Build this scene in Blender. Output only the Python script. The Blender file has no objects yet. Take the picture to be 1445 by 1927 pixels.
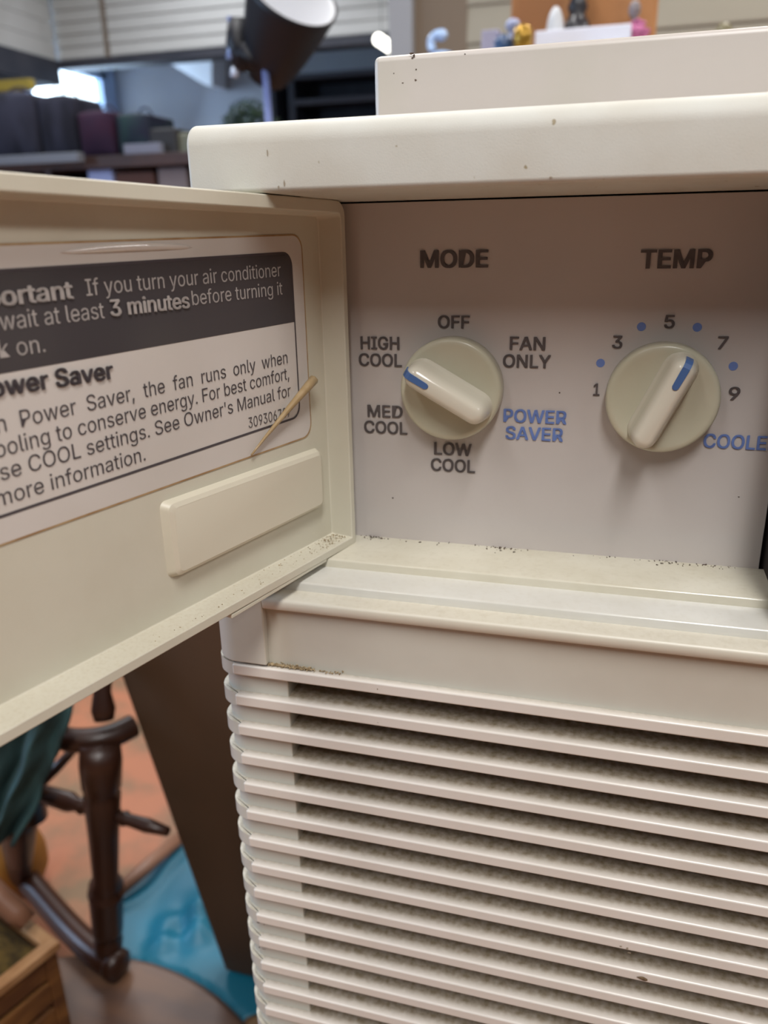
import bpy, bmesh, math, random
from mathutils import Vector, Matrix
random.seed(7)
R = math.radians
S = 0.01                                   # everything below is authored in centimetres
scene = bpy.context.scene
COL = scene.collection

# ---------------------------------------------------------------- camera, world, lights
CAM = (7.44, -37.80, 7.18)
MR = ((0.96181, 0.27297, -0.02041), (0.07265, -0.32644, -0.94242), (-0.26391, 0.90494, -0.33380))
FPX = 1521.1
cd = bpy.data.cameras.new('camera'); cam = bpy.data.objects.new('camera', cd); COL.objects.link(cam)
rx, dn, fw = Vector(MR[0]).normalized(), Vector(MR[1]).normalized(), Vector(MR[2]).normalized()
rot = Matrix((rx, -dn, -fw)).transposed().to_4x4()
cam.matrix_world = Matrix.Translation(Vector(CAM) * S) @ rot
cd.sensor_fit = 'VERTICAL'; cd.sensor_height = 36.0; cd.lens = FPX * 36.0 / 1927.0
cd.clip_start = 0.01; cd.clip_end = 100
cd.dof.use_dof = True; cd.dof.focus_distance = 0.345; cd.dof.aperture_fstop = cd.lens / 3.3
scene.camera = cam

world = bpy.data.worlds.new('world'); scene.world = world; world.use_nodes = True
bg = world.node_tree.nodes['Background']
bg.inputs[0].default_value = (0.80, 0.86, 1.0, 1); bg.inputs[1].default_value = 0.20

def area(name, loc, target, sx, sy, power, color=(1, 1, 1)):
    l = bpy.data.lights.new(name, 'AREA'); l.shape = 'RECTANGLE'; l.size = sx * S; l.size_y = sy * S
    l.energy = power; l.color = color
    o = bpy.data.objects.new(name, l); COL.objects.link(o); o.location = Vector(loc) * S
    o.rotation_euler = (Vector(target) - Vector(loc)).to_track_quat('-Z', 'Y').to_euler()
    return o
area('ceiling_light_bank', (205, -80, 180), (205, -79.9, 0), 26, 180, 32, (1.0, 0.975, 0.955))
area('ceiling_light_bank', (42, -145, 180), (42, -144.9, 0), 26, 170, 53, (1.0, 0.978, 0.96))
area('ceiling_light_bank', (-75, -145, 180), (-75, -144.9, 0), 26, 170, 16, (1.0, 0.975, 0.955))
area('ceiling_light_bank', (-70, 110, 180), (-70, 110.1, 0), 26, 150, 26, (0.98, 0.97, 0.96))
area('ceiling_light_bank', (-200, 280, 180), (-200, 280.1, 0), 26, 200, 36, (0.95, 0.97, 1.0))
area('ceiling_light_bank', (255, 150, 180), (255, 150.1, 0), 26, 170, 40, (1.0, 0.97, 0.95))  # added bank, set to throw a reflected streak on the sticker film
area('ceiling_light_bank', (60, 200, 180), (60, 200.1, 0), 26, 150, 28, (1.0, 0.96, 0.92))
area('window_daylight', (-338, 467, 93), (-100, 200, -20), 80, 34, 30, (0.55, 0.75, 1.0))
area('window_daylight', (-338, -60, 60), (0, -20, 0), 120, 90, 62, (0.50, 0.70, 1.0))

vs = scene.view_settings
vs.view_transform = 'Standard'; vs.look = 'None'; vs.gamma = 1.0; vs.use_curve_mapping = False
vs.exposure = 0.0

# ---------------------------------------------------------------- helpers
def ray(u, v):
    a = (u - 722.5) / FPX; b = (v - 963.5) / FPX
    return Vector([MR[0][i] * a + MR[1][i] * b + MR[2][i] for i in range(3)])
def atY(u, v, y):
    r = ray(u, v); t = (y - CAM[1]) / r.y; return Vector(CAM) + r * t
def atZ(u, v, z):
    r = ray(u, v); t = (z - CAM[2]) / r.z; return Vector(CAM) + r * t
def lin(c):
    return tuple(((x / 255) / 12.92 if x / 255 <= 0.04045 else ((x / 255 + 0.055) / 1.055) ** 2.4) for x in c) + (1,)

def mat(name, col, rough=0.5, col2=None, nscale=8.0, stretch=(1, 1, 1), lo=0.4, hi=0.62, bump=0.0, bscale=60.0,
        speck=None, spscale=300.0, sp_lo=0.70, metal=0.0, emit=None, estr=1.0, coat=0.0, spec=0.5, trans=0.0, dust=None):
    m = bpy.data.materials.new(name); m.use_nodes = True
    nt = m.node_tree; N = nt.nodes; L = nt.links; b = N['Principled BSDF']
    b.inputs['Roughness'].default_value = rough; b.inputs['Metallic'].default_value = metal
    b.inputs['Coat Weight'].default_value = coat; b.inputs['Specular IOR Level'].default_value = spec
    b.inputs['Transmission Weight'].default_value = trans
    b.inputs['Base Color'].default_value = lin(col)
    tc = N.new('ShaderNodeTexCoord'); mp = N.new('ShaderNodeMapping'); mp.inputs['Scale'].default_value = stretch
    L.new(tc.outputs['Object'], mp.inputs['Vector'])
    out = None
    def noise(sc, det=4):
        n = N.new('ShaderNodeTexNoise'); n.inputs['Scale'].default_value = sc; n.inputs['Detail'].default_value = det
        L.new(mp.outputs[0], n.inputs['Vector']); return n
    def ramp(src, a, c):
        r = N.new('ShaderNodeMapRange'); r.inputs[1].default_value = a; r.inputs[2].default_value = c
        L.new(src, r.inputs[0]); return r.outputs[0]
    def mix(f, A, B):
        x = N.new('ShaderNodeMix'); x.data_type = 'RGBA'; L.new(f, x.inputs[0])
        if isinstance(A, tuple): x.inputs[6].default_value = A
        else: L.new(A, x.inputs[6])
        x.inputs[7].default_value = B; return x.outputs[2]
    cur = lin(col)
    if col2:
        cur = mix(ramp(noise(nscale).outputs[0], lo, hi), cur, lin(col2))
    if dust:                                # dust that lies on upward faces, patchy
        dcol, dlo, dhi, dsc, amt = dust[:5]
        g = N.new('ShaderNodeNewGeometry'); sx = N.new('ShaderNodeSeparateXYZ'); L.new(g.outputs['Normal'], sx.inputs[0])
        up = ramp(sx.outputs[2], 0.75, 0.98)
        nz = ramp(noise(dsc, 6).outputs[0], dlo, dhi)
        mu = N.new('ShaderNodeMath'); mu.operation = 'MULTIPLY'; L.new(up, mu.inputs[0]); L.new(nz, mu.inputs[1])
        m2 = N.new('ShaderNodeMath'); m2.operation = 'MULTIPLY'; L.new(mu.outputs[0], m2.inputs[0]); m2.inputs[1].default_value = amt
        if len(dust) > 5:  # depth fade: carries the slot shade in the slats' colour
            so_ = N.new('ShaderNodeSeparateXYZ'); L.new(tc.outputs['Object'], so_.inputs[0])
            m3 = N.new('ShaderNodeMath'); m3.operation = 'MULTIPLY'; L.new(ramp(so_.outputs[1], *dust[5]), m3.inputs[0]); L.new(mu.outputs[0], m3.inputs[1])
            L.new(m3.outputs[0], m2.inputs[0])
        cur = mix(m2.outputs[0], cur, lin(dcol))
    if speck:
        cur = mix(ramp(noise(spscale, 2).outputs[0], sp_lo, sp_lo + 0.03), cur, lin(speck))
    if not isinstance(cur, tuple): L.new(cur, b.inputs['Base Color'])
    if bump:
        bp = N.new('ShaderNodeBump'); bp.inputs['Strength'].default_value = bump; bp.inputs['Distance'].default_value = 0.0006
        L.new(noise(bscale, 3).outputs[0], bp.inputs['Height']); L.new(bp.outputs[0], b.inputs['Normal'])
    if emit:
        b.inputs['Emission Color'].default_value = lin(emit); b.inputs['Emission Strength'].default_value = estr
    return m

BASE = {}
def link(name, me, m, parent=None, loc=(0, 0, 0)):
    o = bpy.data.objects.new(name, me); COL.objects.link(o)
    if m: me.materials.append(m) if not me.materials else None
    o.location = Vector(loc) * S
    if parent is not None:
        o.parent = parent
        o.matrix_parent_inverse = Matrix.Translation(-BASE.get(parent, Vector((0, 0, 0))) * S)
    BASE[o] = Vector(loc)
    return o
def obj(name, bm, m, parent=None, smooth=False, bevel=0.0, seg=2, sub=0, loc=(0, 0, 0), ang=35):
    bmesh.ops.recalc_face_normals(bm, faces=bm.faces)
    for v in bm.verts: v.co *= S
    for f in bm.faces: f.smooth = bool(smooth or bevel)
    me = bpy.data.meshes.new(name); bm.to_mesh(me); bm.free()
    o = link(name, me, m, parent, loc)
    if bevel:
        b = o.modifiers.new('bevel', 'BEVEL'); b.width = bevel * S; b.segments = seg; b.limit_method = 'ANGLE'; b.angle_limit = R(ang)
        b.harden_normals = True
    if sub:
        s = o.modifiers.new('sub', 'SUBSURF'); s.levels = sub; s.render_levels = sub
    return o
def empty(name, loc):
    o = bpy.data.objects.new(name, None); COL.objects.link(o); o.location = Vector(loc) * S
    o.empty_display_size = 0.02; BASE[o] = Vector(loc); return o
def tag(o, label, cat, group=None, kind=None):
    if label: o['label'] = label
    if cat: o['category'] = cat
    if group: o['group'] = group
    if kind: o['kind'] = kind
    return o
def box(bm, x0, x1, y0, y1, z0, z1, M=None):
    vs_ = [bm.verts.new((x, y, z)) for x in (x0, x1) for y in (y0, y1) for z in (z0, z1)]
    for f in ((0, 1, 3, 2), (4, 6, 7, 5), (0, 4, 5, 1), (2, 3, 7, 6), (0, 2, 6, 4), (1, 5, 7, 3)):
        bm.faces.new([vs_[i] for i in f])
    if M is not None:
        for v in vs_: v.co = M @ v.co
    return bm
def boxo(name, m, parent, x0, x1, y0, y1, z0, z1, bevel=0.0, M=None, **k):
    return obj(name, box(bmesh.new(), x0, x1, y0, y1, z0, z1, M), m, parent, bevel=bevel, **k)
def prism(bm, pts, axis, a, b):
    def P(p, t): return {'X': (t, p[0], p[1]), 'Y': (p[0], t, p[1]), 'Z': (p[0], p[1], t)}[axis]
    A = [bm.verts.new(P(p, a)) for p in pts]; B = [bm.verts.new(P(p, b)) for p in pts]
    n = len(pts); bm.faces.new(A); bm.faces.new(B[::-1])
    for i in range(n): bm.faces.new((A[i], A[(i + 1) % n], B[(i + 1) % n], B[i]))
    return bm
def lathe(bm, prof, c=(0, 0, 0), axis=(0, 0, 1), seg=40, sx=1, sy=1):
    q = Vector((0, 0, 1)).rotation_difference(Vector(axis).normalized()); c = Vector(c); rings = []
    for r, h in prof:
        if r < 1e-5: rings.append([bm.verts.new(c + q @ Vector((0, 0, h)))])
        else: rings.append([bm.verts.new(c + q @ Vector((r * sx * math.cos(2 * math.pi * i / seg), r * sy * math.sin(2 * math.pi * i / seg), h))) for i in range(seg)])
    for a, b in zip(rings, rings[1:]):
        for i in range(seg):
            j = (i + 1) % seg
            if len(a) == 1 and len(b) == 1: continue
            if len(a) == 1: bm.faces.new((a[0], b[j], b[i]))
            elif len(b) == 1: bm.faces.new((a[i], a[j], b[0]))
            else: bm.faces.new((a[i], a[j], b[j], b[i]))
    for rr in (rings[0], rings[-1]):
        if len(rr) > 2: bm.faces.new(rr)
    return bm
def tube(bm, pts, rad, seg=12):
    pts = [Vector(p) for p in pts]; n = len(pts)
    if not isinstance(rad, (list, tuple)): rad = [rad] * n
    rings = []; up = None
    for i, p in enumerate(pts):
        d = (pts[min(i + 1, n - 1)] - pts[max(i - 1, 0)]).normalized()
        if up is None:
            up = Vector((0, 0, 1)) if abs(d.z) < 0.9 else Vector((1, 0, 0))
        s = d.cross(up).normalized(); up = s.cross(d).normalized()
        rings.append([bm.verts.new(p + (s * math.cos(2 * math.pi * k / seg) + up * math.sin(2 * math.pi * k / seg)) * rad[i]) for k in range(seg)])
    for a, b in zip(rings, rings[1:]):
        for k in range(seg): bm.faces.new((a[k], a[(k + 1) % seg], b[(k + 1) % seg], b[k]))
    bm.faces.new(rings[0]); bm.faces.new(rings[-1][::-1])
    return bm
def smoothpath(pts, n=6):
    pts = [Vector(p) for p in pts]; out = []
    for i in range(len(pts) - 1):
        p0 = pts[max(i - 1, 0)]; p1 = pts[i]; p2 = pts[i + 1]; p3 = pts[min(i + 2, len(pts) - 1)]
        for k in range(n):
            t = k / n
            out.append(0.5 * ((2 * p1) + (p2 - p0) * t + (2 * p0 - 5 * p1 + 4 * p2 - p3) * t * t + (3 * p1 - p0 - 3 * p2 + p3) * t ** 3))
    out.append(pts[-1]); return out
def roundrect(x0, x1, z0, z1, r, n=6):
    rs = r if isinstance(r, (list, tuple)) else [r] * 4     # corner radii: bl, br, tr, tl
    out = []
    for (cx, cz, a0), rr in zip(((x0, z0, 180), (x1, z0, 270), (x1, z1, 0), (x0, z1, 90)), rs):
        ox = cx + rr * (1 if cx == x0 else -1); oz = cz + rr * (1 if cz == z0 else -1)
        for k in range(n + 1):
            a = R(a0 + 90 * k / n); out.append((ox + rr * math.cos(a), oz + rr * math.sin(a)))
    return out

FONT = None
try:                                       # Blender's own bundled interface font; its built-in font is the fallback
    import os
    FONT = bpy.data.fonts.load(os.path.join(bpy.utils.resource_path('LOCAL'), 'datafiles', 'fonts', 'Inter.woff2'))
except Exception: FONT = None
# text -> mesh, fitted to a measured width. frame = (origin, xdir, ydir, normal)
_cache = {}
def text_mesh(s, bold):
    key = (s, False)
    if key in _cache: return _cache[key]
    cu = bpy.data.curves.new('t', 'FONT'); cu.body = s; cu.size = 1.0; cu.font = FONT or cu.font; cu.resolution_u = 3
    o = bpy.data.objects.new('t', cu); COL.objects.link(o)
    dg = bpy.context.evaluated_depsgraph_get(); dg.update()
    me = bpy.data.meshes.new_from_object(o.evaluated_get(dg))
    bpy.data.objects.remove(o); bpy.data.curves.remove(cu)
    xs = [v.co.x for v in me.vertices]; ys = [v.co.y for v in me.vertices]
    _cache[key] = (me, min(xs), max(xs), max(ys)); return _cache[key]
CAPH = text_mesh('H', 0.0)[3]
def lettering(name, s, m, parent, place, xl, xr, base, cap, bold=0.012, suffix=None, skew=0.0):
    """place(x, z) gives the world point of a 2-D point on the printed surface"""
    me, a, b, _ = text_mesh(s, bold)
    if suffix:
        _, sa, sb, _ = text_mesh(suffix, bold); w = sb - sa
    else: w = b - a
    kx = (xr - xl) / w; kz = cap / CAPH
    base0, base1 = base if isinstance(base, tuple) else (base, base)
    bm = bmesh.new(); bm.from_mesh(me)
    bmesh.ops.split_edges(bm, edges=bm.edges[:])
    for fi, f in enumerate(bm.faces):          # glyph contours overlap: keep their faces hair-thin layers apart
        for v in f.verts: v.co.z = (fi * 7 % 23) * 0.0005
    if bold > 0:                               # overprinted strokes make the bold weight
        src = bm.verts[:] + bm.edges[:] + bm.faces[:]
        for li, (ox, oz) in enumerate(((bold, bold * .5), (-bold, -bold * .5), (bold, -bold * .5), (-bold, bold * .5))):
            d_ = bmesh.ops.duplicate(bm, geom=src)['geom']
            for g_ in d_:
                if isinstance(g_, bmesh.types.BMVert): g_.co.x += ox; g_.co.y += oz; g_.co.z += (li + 1) * 0.012
    for v in bm.verts:
        x = xr + (v.co.x - b) * kx
        z = base1 + (base0 - base1) * ((xr - x) / (xr - xl)) + v.co.y * kz
        lay = v.co.z; p_ = place(x, z); v.co = p_ + (DN if parent is not cp else Vector((0, -1, 0))) * lay
    o = obj(name, bm, m, parent)
    return o

# ---------------------------------------------------------------- materials
M_lid = mat('cream_plastic_lid', (198, 197, 187), 0.58, (193, 190, 178), 30, bump=0.12, bscale=1800, speck=(150, 138, 110), spscale=160, sp_lo=0.73)
M_plastic = mat('cream_plastic', (205, 200, 184), 0.36, (200, 195, 180), 20, bump=0.06, bscale=500, dust=((152, 138, 106), 0.44, 0.75, 400, 0.2))
M_slat = mat('slat_plastic', (213, 206, 196), 0.24, (209, 202, 191), 20, bump=0.03, bscale=400, dust=((112, 97, 68), -0.35, 0.80, 300, 1.0, (-0.0640, -0.0590)))  # real dust plus slot shade in one colour, deepening behind the front edge
M_frame = mat('grille_frame_plastic', (193, 190, 177), 0.38, (188, 184, 171), 20, bump=0.05, bscale=500, dust=((150, 134, 100), 0.35, 0.75, 400, 0.6))
M_ledge = mat('ledge_plastic', (208, 204, 187), 0.2, (200, 195, 176), 30, dust=((150, 135, 105), 0.5, 0.75, 350, 0.12))
M_ledge2 = mat('ledge_plastic_pale', (208, 207, 199), 0.2, (202, 200, 190), 30, dust=((160, 148, 120), 0.5, 0.78, 350, 0.10))
M_door = mat('door_plastic', (203, 199, 182), 0.36, (198, 193, 175), 22, bump=0.06, bscale=500, dust=((165, 150, 118), 0.46, 0.75, 700, 0.25))
M_pad = mat('pad_plastic', (207, 201, 182), 0.36)
M_panel = mat('control_panel_sheet', (198, 192, 188), 0.16, (194, 188, 184), 12, spec=0.45)
M_knob = mat('knob_plastic', (192, 189, 168), 0.28, (187, 184, 162), 40)
M_grip = mat('knob_grip_plastic', (204, 199, 183), 0.13)
M_blue = mat('indicator_blue', (72, 102, 152), 0.3)
M_ink = mat('dark_ink', (94, 88, 88), 0.45)
M_inkblue = mat('blue_ink', (108, 134, 196), 0.45)
M_sticker = mat('sticker_film', (205, 199, 193), 0.16, (201, 195, 188), 15, spec=0.5)
M_stkdark = mat('sticker_dark_band', (70, 66, 68), 0.18, spec=0.6)
M_stkborder = mat('sticker_border_ink', (72, 66, 70), 0.3)
M_stkwhite = mat('sticker_pale_letters', (176, 170, 166), 0.3)
M_glue = mat('old_glue_line', (172, 144, 104), 0.6, (150, 116, 76), 90)
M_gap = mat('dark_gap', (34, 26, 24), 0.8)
M_coil = mat('coil_fins', (52, 48, 46), 0.6, (30, 27, 26), 500, stretch=(6, 1, 0.3))
M_case = mat('beige_metal_case', (186, 178, 164), 0.45)
M_box = mat('cream_box_plastic', (196, 188, 180), 0.36, (190, 184, 172), 12, bump=0.05, bscale=400)
M_grit = mat('dark_grit', (88, 70, 56), 0.9, (60, 48, 40), 400)
M_lint = mat('brown_lint', (172, 154, 122), 0.95, (132, 112, 82), 500)
M_chip = mat('brown_chip', (82, 62, 42), 0.8, (112, 92, 62), 300)
M_sliver = mat('tan_plastic_sliver', (186, 164, 128), 0.25, (160, 136, 98), 60)
M_scuff = mat('grey_scuff', (150, 138, 118), 0.7)

# ================================================================ setting
FZ = -95.0
M_floor = mat('terracotta_floor', (184, 118, 84), 0.5, (132, 106, 78), 9.0, stretch=(1, 1, 1), lo=0.38, hi=0.62)
M_wallg = mat('grey_white_wall', (160, 164, 172), 0.8, (150, 154, 162), 1.5)
M_clad = mat('white_cladding', (188, 189, 188), 0.6, (176, 177, 175), 3, stretch=(0.3, 1, 1))
M_cladb = mat('beige_cladding', (156, 151, 136), 0.7, (148, 143, 128), 3, stretch=(0.3, 1, 1))
M_dark = mat('dark_timber', (46, 50, 62), 0.7, (60, 62, 72), 4)
M_ceil = mat('ceiling_paint', (200, 200, 196), 0.9)

def structure(name, m, *b, **k):
    o = boxo(name, m, None, *b, **k); tag(o, None, None, kind='structure'); return o
structure('floor', M_floor, -360, 320, -260, 535, FZ - 5, FZ)
structure('ceiling', M_ceil, -360, 320, -270, 535, 186, 190)
M_shop = mat('brown_cluttered_wall', (64, 59, 56), 0.9, (50, 46, 44), 1.2)
structure('wall_front', M_shop, -360, 320, -270, -260, FZ, 186)
structure('wall_side', M_shop, 320, 328, -270, 535, FZ, 186)
structure('wall_back', M_wallg, -360, -60, 520, 530, FZ, 186)
# left wall with a window opening
wl = bmesh.new()
XW = -346
box(wl, XW - 8, XW, -260, 424, FZ, 186); box(wl, XW - 8, XW, 510, 520, FZ, 186)
box(wl, XW - 8, XW, 424, 510, FZ, 76); box(wl, XW - 8, XW, 424, 510, 110, 186)
tag(obj('wall_left', wl, M_wallg), None, None, kind='structure')
M_win = mat('bright_window_glass', (255, 255, 255), 0.2, emit=(225, 245, 255), estr=4.0)
M_wf = mat('pale_window_frame', (170, 196, 232), 0.4)
win = tag(empty('window_1', (XW, 467, 76)), None, None, kind='structure')
boxo('pane', M_win, win, XW - 5, XW - 4, 424, 510, 76, 110)
wfb = bmesh.new()
for b in ((424, 430, 76, 110), (504, 510, 76, 110), (424, 510, 76, 79), (424, 510, 105, 110)):
    box(wfb, XW - 4, XW + 2, b[0], b[1], b[2], b[3])
obj('window_frame', wfb, M_wf, win, bevel=0.4)
wcb = bmesh.new()
box(wcb, XW, XW + 2.5, 510.5, 519.5, 70, 118); box(wcb, XW, XW + 2.5, 424, 519.5, 111, 118)
obj('window_casing', wcb, M_wf, win, bevel=0.4)
# bulkhead clad with white boards
bh = tag(empty('wall_bulkhead', (-200, 420, 99)), None, None, kind='structure')
def clad(parent, x0, x1, y, z0, z1, pitch, m, depth=2.2):
    z = z0; base = None
    while z < z1 - 1:
        h = min(pitch, z1 - z)
        bm = prism(bmesh.new(), [(y, z + 0.4), (y + depth, z), (y + depth + 1, z), (y + depth + 1, z + h), (y + 0.7, z + h - 0.05), (y - 0.1, z + 1.0)], 'X', x0, x1)
        obj('board', bm, m, parent)
        z += h
clad(bh, -317, -286, 420, 101, 185, 6.2, M_clad, 1.2)
clad(bh, -282, -85, 420, 101, 185, 6.2, M_clad, 1.2)
boxo('batten', mat('brown_batten', (120, 108, 96), 0.7), bh, -286, -282, 421.2, 426, 101, 186)
boxo('backing', M_clad, bh, -317, -85, 424, 432, 99, 186)
boxo('bottom_rail', M_dark, bh, -317, -85, 419, 430, 96.5, 100.5)
z = 101
while z < 184:                                   # the return that runs forward along the left wall
    bm = box(bmesh.new(), -319, -317, 60, 419, z, z + 9.2)
    obj('board', bm, M_clad, bh); z += 9.5
boxo('return_rail', M_dark, bh, -345, -316, 60, 419, 88, 100.8)
w2 = tag(empty('window_2', (XW, -60, 20)), None, None, kind='structure')
boxo('pane', mat('daylit_glass', (220, 235, 255), 0.2, emit=(190, 215, 255), estr=1.5), w2, XW + 0.4, XW + 1.2, -118, -2, 18, 102)
w2b = bmesh.new()
for b in ((-122, -118, 14, 106), (-2, 2, 14, 106), (-118, -2, 14, 18), (-118, -2, 102, 106), (-62, -58, 18, 102)): box(w2b, XW, XW + 3, *b)
obj('window_frame', w2b, M_wf, w2, bevel=0.4)
# corner post and beige boarded wall on the right
structure('trim_1', mat('grey_steel_post', (150, 152, 156), 0.5), -84, -75, 296, 306, FZ, 186)
structure('trim_2', mat('brown_grey_trim', (118, 104, 88), 0.7), -75, -55, 300, 308, FZ, 186)
wr = tag(empty('wall_right', (100, 300, FZ)), None, None, kind='structure')
boxo('backing', M_cladb, wr, -55, 320, 304, 312, FZ, 186)
clad(wr, -55, 320, 300, 20, 186, 12.5, M_cladb, 0.6)
structure('wall_recess', M_dark, -85, -76, 306, 420, FZ, 186)

# ================================================================ air conditioner
ac = empty('air_conditioner', (10, 0, -42.4))
tag(ac, 'beige window air conditioner with its control flap swung open on the left', 'air conditioner')
XR = 46.0
# lid: the upper front rail
prof = [(-6.42, 8.49), (-6.42, 10.25)]
for k in range(1, 8):
    a = R(90 * k / 7); prof.append((-6.42 + 0.9 * (1 - math.cos(a)), 10.25 + 0.84 * math.sin(a)))
prof += [(2.0, 11.1), (2.0, 8.22), (0.02, 8.24)]
prof = prof[::-1]
lidb = prism(bmesh.new(), [(y, z) for y, z in prof], 'X', -9.55, XR)
lid = obj('top_rail', lidb, M_lid, ac, bevel=0.2, seg=4, ang=50)
# housing side and metal case behind
boxo('metal_case', M_case, ac, -9.2, XR - 0.5, 2.0, 36, -42, 10.6, bevel=0.3)
boxo('side_wall', M_plastic, ac, -9.4, -8.4, -6.2, 2, -9.0, 8.5, bevel=0.15)
# control panel
cp = boxo('control_panel', M_panel, ac, -8.4, 14.45, 0.0, 0.6, -8.6, 8.17, bevel=0.03)
boxo('panel_gap', M_gap, ac, -8.4, 15.2, 0.3, 1.6, -8.6, 8.21)
boxo('outlet_shade_strip', M_gap, ac, 14.62, 14.8, -5.6, 0.6, -8.1, 8.3, bevel=0.0)  # the outlet's shadow, put in as a dark-coloured strip
boxo('divider', M_plastic, ac, 14.8, 15.8, -6.2, 0.6, -8.1, 8.4, bevel=0.15)
boxo('outlet_back', M_gap, ac, 15.8, XR - 1, -1.2, 1.9, -8.1, 8.2)
for k in range(12):                        # upright vanes of the air outlet, beyond the right edge of the photograph
    x = 17.6 + k * 2.3
    boxo('vane', M_plastic, ac, x, x + 0.3, -5.2, -1.4, -8.1, 8.3, bevel=0.08)
boxo('end_wall', M_plastic, ac, XR - 1, XR, -6.2, 2, -9.0, 8.5, bevel=0.1)
# ledges under the panel
def ledge(name, m, y0, y1, zt, zb):
    p = [(y1, zb - 0.2), (y0, zb - 0.2), (y0, zt - 0.10), (y0 + 0.04, zt - 0.03), (y0 + 0.12, zt), (y1, zt + 0.04)]
    return obj(name, prism(bmesh.new(), p, 'X', -8.3, XR), m, ac, bevel=0.05, ang=50)
ledge('upper_ledge', M_ledge, -3.33, 0.02, -8.20, -8.64)
ledge('middle_ledge', M_ledge2, -5.35, 0.0, -8.65, -9.01)
# grille frame
gf = bmesh.new()
def rounded_col(x0, yf, z0, z1, r=1.25, x1=-6.93, yb=2.0):
    pts = [(x1, yb), (x0, yb)]
    for k in range(9):
        a = R(180 + 90 * k / 8); pts.append((x0 + r + r * math.cos(a), yf + r + r * math.sin(a)))
    pts.append((x1, yf)); return pts
prism(gf, rounded_col(-10.62, -6.02, 0, 0), 'Z', -42, -12.7)
box(gf, -7.1, XR, -6.02, -1.0, -42, -39.6)
gframe = obj('grille_frame', gf, M_frame, ac, smooth=False, bevel=0.06, ang=50)
tf = bmesh.new()
prism(tf, rounded_col(-10.62, -6.48, 0, 0, 1.3, -7.76), 'Z', -12.72, -9.11)
obj('corner_block', tf, M_frame, ac, bevel=0.07, seg=3, ang=30)
tb = prism(bmesh.new(), [(-0.5, -9.66), (-6.2, -9.66), (-6.44, -9.66), (-6.5, -9.60), (-6.5, -9.26), (-6.46, -9.16), (-6.36, -9.10), (-0.5, -9.07)], 'X', -7.76, XR)
obj('lower_ledge', tb, M_plastic, ac, bevel=0.05, ang=50)
boxo('fascia_strip', M_frame, ac, -7.8, XR, -6.10, -5.3, -12.9, -9.6)
boxo('evaporator_coil', M_coil, ac, -6.9, XR - 1, -3.4, -0.5, -39.8, -9.7)
# slats with a band that wraps the rounded corner
PIT = 1.754; Z1 = -12.86
sp = [(-4.2, -0.64), (-6.49, -0.60), (-6.49, 0.0), (-4.2, 0.05)]
sbm = prism(bmesh.new(), sp, 'X', -9.62, XR)
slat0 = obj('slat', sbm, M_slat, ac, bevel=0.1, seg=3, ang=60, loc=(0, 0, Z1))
bbm = bmesh.new(); r = 1.35; x0 = -10.80; yf = -6.30
inner = []; outer = []
for k in range(11):
    a = R(180 + 90 * k / 10)
    outer.append((x0 + r + r * math.cos(a), yf + r + r * math.sin(a)))
path = [(x0, 1.8)] + outer + [(-9.5, yf)]
prism(bbm, path + [(-9.5, -5.5), (-9.9, 1.8)], 'Z', -0.74, 0.0)
band0 = obj('corner_band', bbm, M_frame, slat0, bevel=0.16, seg=3, ang=60, loc=(0, 0, Z1))
def cp_obj(o, parent, loc):
    c = o.copy(); COL.objects.link(c); c.parent = parent; c.location = Vector(loc) * S
    c.matrix_parent_inverse = Matrix.Translation(-BASE[parent] * S)
    BASE[c] = Vector(loc); return c
# parents are mesh objects: keep the child where its own location puts it
band0.matrix_parent_inverse = Matrix.Translation(-Vector((0, 0, Z1)) * S)
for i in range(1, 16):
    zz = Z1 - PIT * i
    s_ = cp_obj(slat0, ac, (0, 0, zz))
    b_ = cp_obj(band0, s_, (0, 0, zz))
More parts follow.
